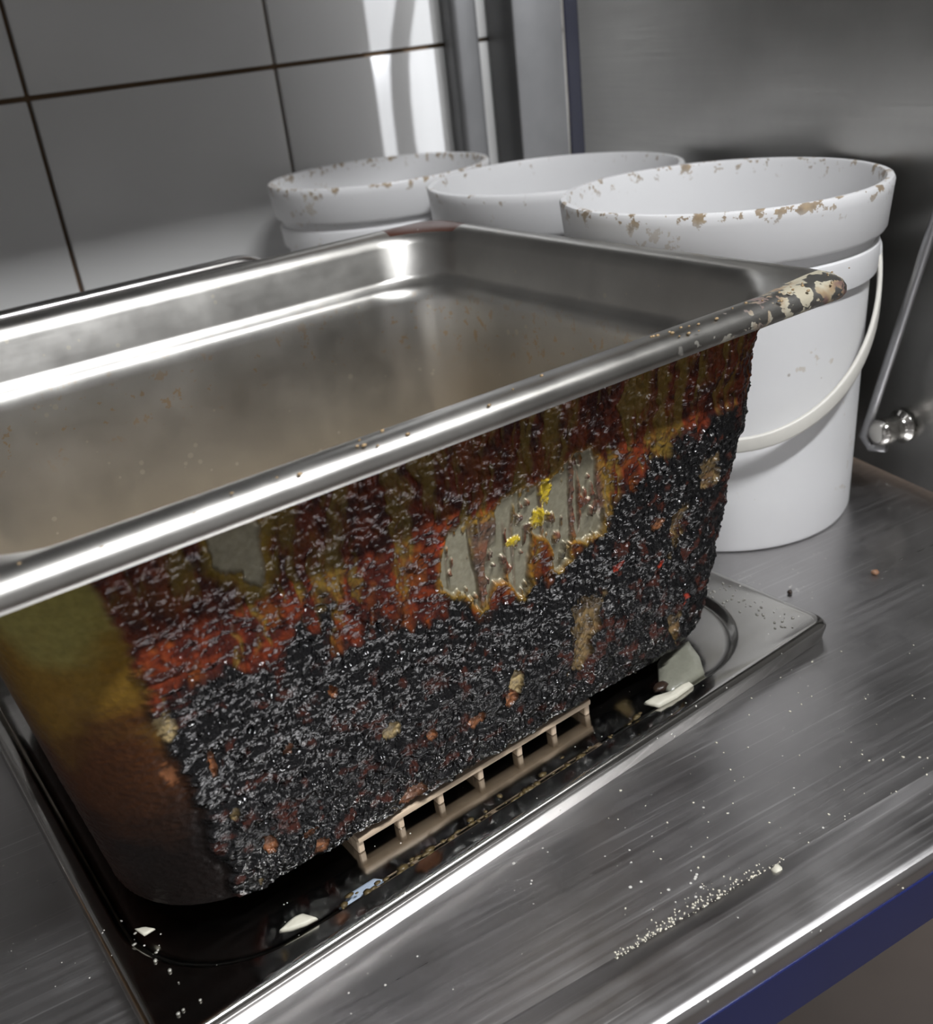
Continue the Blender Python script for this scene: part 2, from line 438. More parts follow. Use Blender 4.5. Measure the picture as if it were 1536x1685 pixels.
# back wall: brown grout bed with glazed tiles standing proud
g = from_bm('wall_back', box_bm(-1.2, 2.0, WALL_Y + 0.002, WALL_Y + 0.10, -0.90, 1.45), M['grout']); tag(g, kind='structure')
tb = box_bm(-tw / 2 + .0017, tw / 2 - .0017, 0.0, 0.008, -tw / 2 + .0017, tw / 2 - .0017, 0.0012, 2)
tme = bpy.data.meshes.new('tile'); tb.to_mesh(tme); tb.free(); tme.materials.append(M['tile'])
tme.polygons.foreach_set('use_smooth', [True] * len(tme.polygons)); tme.set_sharp_from_angle(angle=math.radians(40))
for i in range(-3, 4):
    for j in range(-2, 4):
        t = bpy.data.objects.new('tile', tme); COL.objects.link(t); t.parent = g
        t.location = (0.2070 + (i + .5) * tw, WALL_Y - 0.004, 0.2536 + (j - .5) * tw)
FZ = -0.90
tag(from_bm('floor', box_bm(-1.2, 2.0, -1.7, WALL_Y + .1, FZ - .05, FZ), M['floor']), kind='structure')
tag(from_bm('ceiling', box_bm(-1.2, 2.0, -1.7, WALL_Y + .1, 1.45, 1.5), M['ceil']), kind='structure')
tag(from_bm('wall_left', box_bm(-1.25, -1.2, -1.7, WALL_Y + .1, FZ, 1.45), M['wall']), kind='structure')
tag(from_bm('wall_right', box_bm(2.0, 2.05, -1.7, WALL_Y + .1, FZ, 1.45), M['wall']), kind='structure')
tag(from_bm('wall_front', box_bm(-1.2, 2.0, -1.75, -1.7, FZ, 1.45), M['wall']), kind='structure')

# ------------------------------------------------------------------ worktable (own frame, turned 8 degrees)
TY = -math.radians(8.0)
TO = (0.1905, 0.1225)                         # a point on the front edge
table = empty('worktable', (TO[0], TO[1], FZ), TY)
tag(table, 'brushed stainless steel worktable with raised front border and blue film under its edge', 'table')
Z = -FZ
# section swept along x : (y, z) from front underside to the back
X0, X1 = -0.62, 0.66
BACK = 0.58
sec = [(0.004, -0.028), (0.0, -0.026), (0.0, 0.0012), (0.0003, 0.0029), (0.0012, 0.0042), (0.0026, 0.0048), (0.0034, 0.0049), (0.0200, 0.0049), (0.0208, 0.0048), (0.0222, 0.0044), (0.0275, 0.0010), (0.0290, 0.0002), (0.0300, 0.0), (0.0312, 0.0), (0.1, 0.0), (BACK, 0.0), (BACK, -0.028)]
XS = np.linspace(X0, X1, 9)
def sweep(name, sec):
    vs = []; fs = []; m_ = len(sec)
    for x in XS:
        yb = (0.800 - TO[1] - x * math.sin(TY)) / math.cos(TY)          # back edge follows the tiled wall
        for (y, z) in sec: vs.append((x, yb if y == BACK else y, z + Z))
    for i in range(len(XS) - 1):
        for k in range(m_):
            k2 = (k + 1) % m_
            fs.append((i * m_ + k, (i + 1) * m_ + k, (i + 1) * m_ + k2, i * m_ + k2))
    fs.append(tuple(range(m_))); fs.append(tuple((len(XS) - 1) * m_ + k for k in range(m_ - 1, -1, -1)))
    o = pyd(name, vs, fs, M['table'], table); autosmooth(o, 30); return o
ks = [k for k, p in enumerate(sec) if p == (0.0300, 0.0)][0]
sweep('front_border', sec[:ks + 1] + [(0.0300, -0.028)])
sweep('tabletop', [(0.0300, -0.028)] + sec[ks:])
fl = from_bm('edge_film', box_bm(X0, X1, -0.0006, 0.002, -0.0262 + Z, -0.0030 + Z, 0.0003, 1), M['blue'], table)
fl['label'] = 'dark blue plastic film left on the front edge'
for (lx, ly) in ((X0 + .03, .035), (X1 - .05, .035), (X0 + .03, BACK - .05), (X1 - .05, BACK - .05)):
    o = from_bm('leg', box_bm(lx, lx + .035, ly, ly + .035, 0.0, Z - .028, .003, 1), M['post'], table)

# ------------------------------------------------------------------ steel partition on the right, trims in the corner
PS = 0.25
PA = math.atan(PS)
pdir = np.array([math.sin(PA), math.cos(PA), 0]); pn = np.array([-math.cos(PA), math.sin(PA), 0])   # pn looks at the buckets
PP = np.array([0.4990, 0.325, 0.0])
def panel_s(x, y):
    q = on_plane(x, y, PP, pn); return (q - PP) @ pdir, q[2]
s_far = panel_s(930, 120)[0]; s_blue = panel_s(955, 120)[0]
panel = empty('partition', (PP[0], PP[1], 0.0), -PA)       # local y runs along the panel, local -x faces the buckets
tag(panel, 'tall grey brushed steel partition standing beside the white buckets', 'partition')
PB = -0.45
o = from_bm('sheet', box_bm(0.0, 0.022, PB, s_blue, 0.0062, 0.85, 0.0015, 2), M['panel'], panel); autosmooth(o)
o = from_bm('film_edge', box_bm(0.0006, 0.0214, s_blue, s_far - .003, 0.0062, 0.85, 0.0006, 1), M['blue'], panel); o['label'] = 'strip of dark blue film on the rear edge'
o = from_bm('edge_strip', box_bm(-0.0006, 0.022, s_far - .003, s_far, 0.0062, 0.85, 0.0008, 1), M['chrome'], panel)

def wall_x(x, y, Y): return float(on_plane(x, y, (0, Y, 0), (0, 1, 0))[0])
for fy in (-.15, .05, .27):
    from_bm('foot', box_bm(0.004, 0.018, fy, fy + .02, 0.0, 0.0070, .001, 1), M['dark'], panel)
t1 = from_bm('trim_1', box_bm(wall_x(746, 40, .785), wall_x(790, 40, .785), 0.785, 0.8055, -0.90, 1.45, 0.006, 3), M['trim']); tag(t1, kind='structure'); autosmooth(t1)
t2 = from_bm('trim_2', box_bm(wall_x(845, 40, .765), wall_x(932, 40, .765), 0.765, 0.8055, -0.90, 1.45, 0.003, 2), M['trim']); tag(t2, kind='structure'); autosmooth(t2)

# lever rod on a chrome bolt fixed to the panel
bs, bz = panel_s(1488, 700)
lev = empty('lever_rod', tuple(PP + pdir * bs + pn * 0.0009), -PA)
tag(lev, 'slim grey metal rod hooked onto a round chrome bolt on the steel panel', 'rod')
prof = [(0.0, 0.0), (0.0095, 0.0), (0.0095, 0.002), (0.0072, 0.003), (0.0070, 0.009), (0.0076, 0.010), (0.0078, 0.015), (0.0066, 0.0185), (0.0040, 0.0200), (0.0, 0.0204)]
v_, f_ = lathe(prof, 32)
rm = Matrix.Rotation(-math.pi / 2, 3, 'Y')
v_ = [tuple(rm @ Vector(v) + Vector((0, 0, bz))) for v in v_]
pyd('bolt', v_, f_, M['chrome'], lev)
def lev_local(x, y, off):
    q = on_plane(x, y, PP + pn * off, pn); d = q - (PP + pdir * bs)
    return (-off, d @ pdir, q[2])
a = lev_local(1552, 330, 0.016); bq = lev_local(1434, 690, 0.016); c1 = lev_local(1424, 716, 0.016); c2 = lev_local(1436, 735, 0.015); c3 = lev_local(1460, 736, 0.013)
far = tuple(np.array(a) + (np.array(a) - np.array(bq)) * 0.35)
v_, f_ = tube([far, a, tuple((np.array(a) + np.array(bq)) / 2), bq, c1, c2, c3], 0.0027, 12)
pyd('rod', v_, f_, M['rod'], lev)

# ------------------------------------------------------------------ flat lid on the table
LX1, LY0 = 0.3345, 0.2165
LL, LW = 0.3190, 0.300
lid = empty('pan_lid', (LX1 - LL / 2, LY0 + LW / 2, 0.0))
tag(lid, 'flat stainless steel pan lid with turned-down rim, lying under the burnt pan', 'lid')
def lr(i, r): return rrect(-LL / 2 + i, LL / 2 - i, -LW / 2 + i, LW / 2 - i, r)
FT = 0.0098
rx0, rx1, ry0, ry1 = -LL / 2 + .0065, LL / 2 - .0225, -LW / 2 + .0105, LW / 2 - .012
def rec(i, r): return rrect(rx0 + i, rx1 - i, ry0 + i, ry1 - i, r)
rings = [(lr(.0030, .006), FT - .0030), (lr(.0022, .006), .0008), (lr(.0016, .006), .0002), (lr(.0008, .0065), .0002), (lr(.0008, .0065), .0012), (lr(.0001, .006), FT - .0040), (lr(.0, .006), FT - .0030), (lr(.0004, .006), FT - .0018), (lr(.0013, .006), FT - .0006), (lr(.0026, .006), FT), (lr(.0042, .006), FT - .0003),
         (rec(-.0006, .046), FT - .0002), (rec(.0006, .045), FT - .0006), (rec(.0022, .044), FT - .0026), (rec(.0034, .043), FT - .0034), (rec(.0055, .041), FT - .0036)]
v_, f_ = loft(rings, cap_first=False, cap_last=True)
o = pyd('lid_plate', v_, f_, M['lid'], lid); autosmooth(o, 50)
FLOOR = FT - .0036

# yellow grime left along the step of the lid
rnd = random.Random(5)
bm = bmesh.new()
for k in range(85):
    px = rnd.uniform(560, 1060); py = 1500 - (px - 560) * 0.64 + rnd.gauss(-3, 9)
    q = on_z(px, py, FT)
    r = rnd.uniform(.0005, .0015)
    bmesh.ops.create_icosphere(bm, subdivisions=1, radius=1.0, matrix=Matrix.Translation((q[0] - lid.location.x, q[1] - lid.location.y, FT - .0004)) @ Matrix.Diagonal((r * rnd.uniform(.8, 2.2), r * rnd.uniform(.7, 1.4), r * .12, 1)))
o = from_bm('grime_line', bm, M['grime'], lid, True); tag(o, kind='stuff')

# ------------------------------------------------------------------ slotted rack between lid and pan
RH = 0.0080
rack = empty('slotted_rack', (0.166, 0.2500, FLOOR))
tag(rack, 'cream slotted rack strip with square openings, wedged under the burnt pan', 'rack')
tx = [0.1028, 0.1200, 0.1380, 0.1570, 0.1765, 0.1945, 0.2127]
o = from_bm('rail', box_bm(tx[0] - .0012 - .166, tx[-1] + .0012 - .166, -.0040, .0016, RH - .0026, RH, .0006, 2), M['cream'], rack); autosmooth(o)
o = from_bm('rail', box_bm(tx[0] - .0012 - .166, tx[-1] + .0012 - .166, .1900, .1946, RH - .0024, RH, .0006, 2), M['cream'], rack)
for x in tx:
    o = from_bm('tooth', box_bm(x - .0013 - .166, x + .0013 - .166, -.0028, .0014, 0.0, RH - .0022, .0004, 1), M['cream'], rack)
    o = from_bm('tooth', box_bm(x - .0013 - .166, x + .0013 - .166, .1904, .1944, 0.0, RH - .0022, .0004, 1), M['cream'], rack)
for x in (tx[0], tx[3], tx[6]):
    o = from_bm('cross_bar', box_bm(x - .0013 - .166, x + .0013 - .166, .0014, .1902, 0.0, RH - .0026, .0004, 1), M['cream'], rack)

# ------------------------------------------------------------------ the burnt pan
PYAW = -0.0135
PL, PW, PH = 0.333, 0.281, 0.1685
PZ = FLOOR + RH                                   # underside of the pan
HH = PH - PZ                                      # pan height
cy_, sy_ = math.cos(PYAW), math.sin(PYAW)
PC = np.array([0.3280, 0.2092])                   # front right rim corner
pc = (PC[0] + cy_ * (-PL / 2) - sy_ * (PW / 2), PC[1] + sy_ * (-PL / 2) + cy_ * (PW / 2))
pan = empty('steel_pan', (pc[0], pc[1], PZ), PYAW)
tag(pan, 'deep stainless steel gastronorm pan, its outer side caked in black and red-brown burnt crust', 'pan')
def pr(i, r): return rrect(-PL / 2 + i, PL / 2 - i, -PW / 2 + i, PW / 2 - i, r, nc=14, ns=8)
# outer wall line: inset as a function of local height
IN_TOP, IN_BOT = 0.0150, 0.0340
def wall_inset(z):
    t = np.clip((HH - .004 - z) / (HH - .004), 0, 1)
    base = IN_TOP + (IN_BOT - IN_TOP) * t
    rf = 0.009                                    # bottom fillet
    e = np.clip((rf - z) / rf, 0, 1)
    return base + rf * (1 - np.sqrt(np.clip(1 - e * e, 0, 1)))
RC = 0.036
rings = []
# outer skin from the base up
rings.append((pr(float(wall_inset(0.0)) + .03, RC), 0.0))
for z in (0.0, .0015, .004, .009, .03, .07, .11, HH - .012, HH - .006):
    rings.append((pr(float(wall_inset(z)), RC), z))
h = HH
rings += [(pr(.0130, .026), h - .0056), (pr(.0060, .014), h - .0058), (pr(.0020, .012), h - .0076), (pr(.0008, .012), h - .0080), (pr(.0, .012), h - .0066), (pr(.0001, .012), h - .0046), (pr(.0010, .012), h - .0027), (pr(.0028, .012), h - .0010), (pr(.0053, .014), h), (pr(.0085, .020), h - .0001), (pr(.0115, .029), h - .0009), (pr(.0136, .034), h - .0024), (pr(.0150, .036), h - .0046), (pr(.0166, .036), h - .0075), (pr(.0196, .036), h - .0235), (pr(.0206, .037), h - .0258), (pr(.0232, .038), h - .0280), (pr(.0252, .039), h - .0305), (pr(.0262, .040), h - .036)]
for z in (.09, .05, .02):
    rings.append((pr(float(wall_inset(z)) + .0085 * (z / HH) + .0012, .040), z))
rings += [(pr(IN_BOT + .003, .04), .009), (pr(IN_BOT + .006, .04), .0045), (pr(IN_BOT + .011, .038), .0020), (pr(IN_BOT + .018, .036), .0014)]
v_, f_ = loft(rings, cap_first=True, cap_last=True)
pbody = pyd('pan_body', v_, f_, M['pan'], pan); autosmooth(pbody, 55)

# ---- burnt crust over the outside: left side, left corner, front, right corner, right side
wmat = np.array([[cy_, -sy_, 0], [sy_, cy_, 0], [0, 0, 1.0]])
pan_o = np.array([pc[0], pc[1], PZ])
fn_l = np.array([0, -1.0, -(IN_BOT - IN_TOP) / (HH - .004)]); fn_l /= np.linalg.norm(fn_l)
fp_l = np.array([0, -PW / 2 + IN_TOP, HH - .004])
FN = wmat @ fn_l; FP = wmat @ fp_l + pan_o
def face(x, y):
    """photo pixel on the front wall -> (u, z) in the pan's own frame"""
    q = wmat.T @ (on_plane(x, y, FP, FN) - pan_o)
    return q[0], q[2]
NZ_ = 300
zz = np.linspace(0.0, 1.0, NZ_); zz = (HH - .0060) * (0.0002 + zz ** 1.0)
# path pieces along the outline: arc length-like parameter with density
x_l, x_r = -PL / 2, PL / 2
n_sl, n_cl, n_f, n_cr, n_sr = 30, 70, 560, 90, 60
rows_p = []; rows_n = []; U = []
for z in zz:
    i = float(wall_inset(z)); x0, x1, y0, y1 = x_l + i, x_r - i, -PW / 2 + i, PW / 2 - i
    pts = []; nn = []
    for k in range(n_sl):
        t = k / n_sl; pts.append((x0, (y1 - RC) + ((y0 + RC) - (y1 - RC)) * t)); nn.append((-1, 0))
    for k in range(n_cl):
        a = math.pi + math.pi / 2 * k / n_cl; pts.append((x0 + RC + RC * math.cos(a), y0 + RC + RC * math.sin(a))); nn.append((math.cos(a), math.sin(a)))
    for k in range(n_f):
        t = k / n_f; pts.append((x0 + RC + (x1 - x0 - 2 * RC) * t, y0)); nn.append((0, -1))
    for k in range(n_cr):
        a = -math.pi / 2 + math.pi / 2 * k / n_cr; pts.append((x1 - RC + RC * math.cos(a), y0 + RC + RC * math.sin(a))); nn.append((math.cos(a), math.sin(a)))
    for k in range(n_sr + 1):
        t = k / n_sr; pts.append((x1, y0 + RC + (y1 - y0 - 2 * RC) * t)); nn.append((1, 0))
    rows_p.append(pts); rows_n.append(nn)
Pp = np.array(rows_p); Nn = np.array(rows_n)              # (nz, nu, 2)
nu = Pp.shape[1]
seg = np.hypot(*(np.diff(Pp[NZ_ // 2], axis=0).T)); arc = np.concatenate([[0], np.cumsum(seg)])
ifl = n_sl + n_cl
arc = arc - arc[ifl] + (x_l + float(wall_inset(HH / 2)) + RC)       # on the front, arc == local x
Ug, Zg = np.meshgrid(arc, zz)
Xf = np.where((np.arange(nu)[None, :] >= ifl) & (np.arange(nu)[None, :] < ifl + n_f), Pp[:, :, 0], Ug)
U = Xf; Zv = Zg
mm = 1000.0
uu, zv = U * mm, Zv * mm
# boundary lines taken from the photograph, as (u, z) on the wall
def line(pxs):
    q = sorted(face(x, y) for x, y in pxs); return np.array([p[0] for p in q]), np.array([p[1] for p in q])
bl = line([(240, 1150), (350, 1095), (480, 1062), (560, 1020), (680, 1000), (800, 1005), (900, 940), (1000, 830), (1090, 735), (1180, 690), (1230, 655)])
b_z = np.interp(U, bl[0], bl[1])
wob = (fbm(uu * .09, zv * .06, 4, 1) - .5)
dB = Zv - b_z + wob * .040 + (fbm(uu * .22, zv * .09, 3, 8) - .5) * .022
black = sstep(.005, -.005, dB)
u_edge = face(243, 1100)[0]
left = sstep(.0015, -.0015, U - u_edge - (fbm(zv * .2, uu * .02, 3, 4) - .5) * .007 + np.clip((Zv - .118) / .02, 0, 1) * .0)
topd = (HH - .0060) - Zv                                       # depth below the rim
wu = uu + 9 * (fbm(uu * .05, zv * .05, 3, 101) - .5) + 3.0 * (fbm(uu * .2, zv * .2, 2, 103) - .5)
streak = fbm(wu * .20, zv * .030 + 3, 4, 5)
streak2 = fbm(wu * .6, zv * .16 + 7, 3, 9)
rgt = sstep(-.02, .08, U)
yel = sstep(.50, .72, streak + .45 * (streak2 - .5) + np.clip((.034 - topd) / .034, 0, 1) * (.06 + .16 * rgt) + .00 - .13 * sstep(.025, .06, topd))
fine = fbm(uu * .9, zv * .9, 3, 12)
mid = fbm(uu * .28, zv * .28, 4, 15)
def lerp(a, b, t): return np.asarray(a)[None, None, :] * (1 - t[..., None]) + np.asarray(b)[None, None, :] * t[..., None] if np.ndim(a) == 1 else a * (1 - t[..., None]) + np.asarray(b)[None, None, :] * t[..., None]
red = lerp(np.array([.045, .009, .006]), np.array([.145, .026, .009]), sstep(.35, .68, mid))
red = lerp(red, np.array([.20, .060, .011]), .50 * sstep(.52, .72, fbm(uu * .16, zv * .10, 3, 21)))
col = lerp(red, np.array([.19, .130, .024]), yel * .75)
col = lerp(col, np.array([.004, .004, .0045]), black)
col = lerp(col, np.array([.075, .020, .012]), black * .55 * sstep(.60, .72, fbm(uu * .20, zv * .20, 4, 31)))
# olive varnish on the left corner running to brown and black lower down
lz = np.clip(Zv / HH + (fbm(uu * .06, zv * .06, 4, 41) - .5) * .30, 0, 1)
olive = lerp(np.array([.010, .006, .005]), np.array([.075, .026, .008]), sstep(.22, .46, lz))
olive = lerp(olive, np.array([.22, .125, .020]), sstep(.46, .66, lz))
olive = lerp(olive, np.array([.27, .235, .070]), sstep(.66, .86, lz))
side_d = sstep(0.0, -.030, U - (x_l + float(wall_inset(HH / 2)) + RC * 0.2))
olive = lerp(olive, np.array([.030, .012, .008]), side_d * .8)
col = col * (1 - left[..., None]) + olive * left[..., None]
thick = (1 - black) * (.0007 + .0013 * mid) + black * (.0012 + .0022 * mid)
lump = (1 - np.abs(2 * fbm(uu * .26, zv * .38, 2, 51) - 1)) * .6 + (1 - np.abs(2 * vnoise(uu * .75, zv * .75, 55) - 1)) * .4
lump2 = vnoise(uu * 1.0, zv * 1.0, 61)
thick = thick + (fbm(uu * .12, zv * .16, 2, 57) - .5) * .0030 + (lump - .5) * (.0014 * black + .0011 * (1 - black)) + (lump2 - .5) * (.0007 * black + .0006 * (1 - black))
thick = thick * (1 - .45 * yel * (1 - black))
thick = np.maximum(thick, .0002)
thick = thick * (1 - left) + left * (.00025 + .0005 * fine * sstep(.75, .3, lz))
rough = .11 + .09 * fine + .05 * (1 - black)
rough = rough * (1 - left) + .40 * left
specw = (1 - .75 * left) * (.62 + .38 * black)
metal = np.zeros_like(rough)
bmpw = np.ones_like(rough) * (.7 + .3 * black); bmpw = bmpw * (1 - left) + .30 * left
# bare patches of metal: outlines on the wall
def c4(pts): return [face(636 + x / 2.313, 500 + y / 2.313) for x, y in pts]
bare = np.zeros_like(rough)
patch = c4([(190, 1085), (205, 945), (235, 868), (330, 812), (405, 790), (432, 738), (560, 690), (645, 640), (700, 562), (772, 552), (803, 600), (832, 680), (832, 780), (800, 870), (740, 892), (684, 900), (682, 965), (645, 1005), (622, 1010), (612, 900), (545, 862), (532, 960), (533, 1062), (512, 1115), (440, 1042), (400, 1052), (372, 1152), (350, 1166), (292, 1105)])
sd = poly_sd(U, Zv, patch) + (fbm(uu * .5, zv * .14, 3, 71) - .5) * .0022
pm = sstep(.0006, -.0006, sd)
gap = sstep(.66, .76, fbm(uu * .30 + .02 * zv, zv * .020, 2, 75)); pm = pm * (1 - gap * .8)
dots = sstep(.70, .76, fbm(uu * .6, zv * .22, 2, 77)); pm = pm * (1 - dots * .85)
bare = np.maximum(bare, pm)
patch2 = [face(x, y) for x, y in [(338, 885), (350, 932), (368, 945), (395, 940), (410, 962), (430, 966), (436, 940), (424, 905), (428, 862), (400, 852), (360, 862)]]
pm2 = sstep(.0006, -.0006, poly_sd(U, Zv, patch2) + (fbm(uu * .4, zv * .3, 3, 81) - .5) * .003); bare = np.maximum(bare, pm2)
sd2 = poly_sd(U, Zv, patch2) + (fbm(uu * .4, zv * .3, 3, 81) - .5) * .003
fr2 = sstep(.0045, .0, sd2) * (1 - pm2)
col = lerp(col, np.array([.30, .21, .03]), fr2 * .8); thick = thick * (1 - .6 * fr2)
tan_ = np.zeros_like(rough)
for pts in ([(690, 1150), (740, 1100), (822, 1088), (805, 1180), (772, 1280), (742, 1365), (680, 1390), (700, 1250)], [(1165, 650), (1190, 600), (1230, 570), (1245, 640), (1225, 700), (1185, 700)], [(1065, 900), (1080, 800), (1130, 740), (1125, 800), (1085, 900), (1065, 950)], [(1070, 1190), (1100, 1180), (1125, 1230), (1105, 1290), (1080, 1260)]):
    s_ = poly_sd(U, Zv, c4(pts)) + (fbm(uu * .4, zv * .2, 3, 91) - .5) * .0075
    tan_ = np.maximum(tan_, sstep(.0007, -.0007, s_))
spots = [(278, 1192, 16, 26, 0), (274, 1282, 12, 20, 1), (345, 1250, 6, 20, 1), (640, 1196, 13, 13, 0), (440, 1381, 10, 13, 1), (420, 1445, 10, 9, 0), (525, 1386, 12, 12, 1), (380, 1332, 7, 11, 0), (676, 1302, 22, 15, 1), (842, 1118, 11, 17, 0), (834, 1145, 10, 10, 1), (1075, 860, 12, 9, 1), (1036, 1118, 8, 7, 0), (470, 1225, 8, 10, 1), (540, 1130, 7, 10, 1), (1010, 928, 8, 8, 2), (1130, 976, 9, 10, 2), (1080, 925, 6, 6, 2), (722, 895, 10, 7, 2), (505, 1362, 14, 7, 1), (705, 1205, 8, 8, 1), (780, 1180, 14, 8, 1)]
for (sx, sy, rx, ry, kd) in spots:
    c = face(sx, sy); ru = abs(face(sx + rx, sy)[0] - c[0]); rz_ = abs(face(sx, sy - ry)[1] - c[1])
    d = np.hypot((U - c[0]) / ru, (Zv - c[1]) / rz_) + (fbm(uu * .8, zv * .8, 2, 95) - .5) * .8
    k_ = sstep(1.1, .85, d)
    cc = [np.array([.36, .27, .13]), np.array([.26, .105, .045]), np.array([.35, .035, .015])][kd]
    col = lerp(col, cc, k_); thick = thick * (1 - k_ * (.55 if kd < 2 else 0)); rough = rough + k_ * (.2 if kd < 2 else 0)
tc_ = np.array([.30, .20, .085])
tan_ = tan_ * (.45 + .55 * sstep(.40, .62, fbm(uu * .45, zv * .22, 3, 111)))
col = lerp(col, tc_, tan_ * .72); thick = thick * (1 - tan_ * .85); rough = rough + tan_ * .15
metcol = lerp(np.array([.26, .24, .165]), np.array([.36, .335, .25]), fine)
col = col * (1 - bare[..., None]) + metcol * bare[..., None]
edge_y = sstep(.0035, .0, np.abs(sd)) * (1 - bare) * sstep(.003, -.001, sd)
col = lerp(col, np.array([.30, .17, .02]), edge_y * .8)
thick = thick * (1 - bare) + .00012 * bare
metal = bare * .35
rough = rough * (1 - bare) + bare * .42
bmpw = bmpw * (1 - bare * .9)
# amber varnish flecks in the big patch
for (sx, sy, rx, ry) in ((895, 805, 10, 22), (884, 850, 12, 16), (842, 890, 14, 7)):
    c = face(sx, sy); ru = abs(face(sx + rx, sy)[0] - c[0]); rz_ = abs(face(sx, sy - ry)[1] - c[1])
    k_ = sstep(1.1, .8, np.hypot((U - c[0]) / ru, (Zv - c[1]) / rz_) + (fbm(uu * .8, zv * .8, 2, 98) - .5) * .9)
    col = lerp(col, np.array([.55, .40, .03]), k_); rough = rough * (1 - k_) + .12 * k_; thick = thick + k_ * .0005; metal = metal * (1 - k_); bmpw = np.maximum(bmpw, k_)
# feather out at the rim and at the far ends of the sides
ends = np.ones(nu); ends[-1] = 0; ends[0] = 0
thick = thick * ends[None, :]
thick = thick * (0.12 + 0.88 * sstep(0.0, .010, topd)) * (0.25 + .75 * sstep(0, .004, Zv))
V = np.concatenate([Pp + Nn * (thick[..., None] + .00015), Zv[..., None]], axis=2).reshape(-1, 3)
idx = np.arange(NZ_ * nu).reshape(NZ_, nu)
F = np.stack([idx[:-1, :-1], idx[:-1, 1:], idx[1:, 1:], idx[1:, :-1]], axis=-1).reshape(-1, 4)
me = bpy.data.meshes.new('burnt_crust')
me.vertices.add(len(V)); me.vertices.foreach_set('co', V.astype(np.float32).ravel())
me.loops.add(F.size); me.loops.foreach_set('vertex_index', F.astype(np.int32).ravel())
me.polygons.add(len(F)); me.polygons.foreach_set('loop_start', np.arange(0, F.size, 4, dtype=np.int32))
me.update(calc_edges=True)
ca = me.color_attributes.new('grime', 'FLOAT_COLOR', 'POINT')
ca.data.foreach_set('color', np.concatenate([col, specw[..., None]], axis=2).astype(np.float32).ravel())
fa = me.attributes.new('finish', 'FLOAT_VECTOR', 'POINT')
fa.data.foreach_set('vector', np.stack([rough, metal, bmpw], axis=-1).astype(np.float32).ravel())
crust = link('burnt_crust', me, M['crust'], pan)
crust['label'] = 'thick glossy burnt crust, black below and red-brown above, with scraped bare patches'

# beads and crumbs stuck on the rim
rnd = random.Random(9)
bm = bmesh.new()
for k in range(46):
    u = rnd.choice([rnd.uniform(-.16, .17), rnd.uniform(.06, .172)]); v = -PW / 2 + rnd.uniform(.0005, .0085); r = rnd.uniform(.0003, .0007)
    bmesh.ops.create_icosphere(bm, subdivisions=1, radius=1.0, matrix=Matrix.Translation((u, v, HH - (.0008 if v < -PW / 2 + .0025 else -.0001))) @ Matrix.Diagonal((r * 1.4, r, r * .8, 1)))
o = from_bm('rim_beads', bm, M['amber'], pan, True); tag(o, kind='stuff')

# ------------------------------------------------------------------ tray standing on edge behind the pan
TYB = 0.5500
tray = empty('steel_tray', (0.06, TYB, 0.0))
tag(tray, 'shallow stainless steel tray standing on edge between the burnt pan and the tiled wall', 'tray')
def tr_ring(i, r): return rrect(-.25 + i, .205 - i, 0.0005 + i, .1600 - i, r, 10, 6)
rings = [(tr_ring(.006, .03), .010), (tr_ring(.0025, .032), .0085), (tr_ring(.0, .034), .006), (tr_ring(-.0, .034), .003), (tr_ring(.002, .033), .0005), (tr_ring(.0045, .031), .0), (tr_ring(.008, .03), .0008), (tr_ring(.010, .028), .004), (tr_ring(.012, .027), .012), (tr_ring(.020, .022), .0145)]
v_, f_ = loft(rings, cap_first=False, cap_last=True)
v_ = [(x, z, y) for (x, y, z) in v_]
f_ = [tuple(reversed(q)) for q in f_]
o = pyd('tray_body', v_, f_, M['tray'], tray); autosmooth(o, 50)

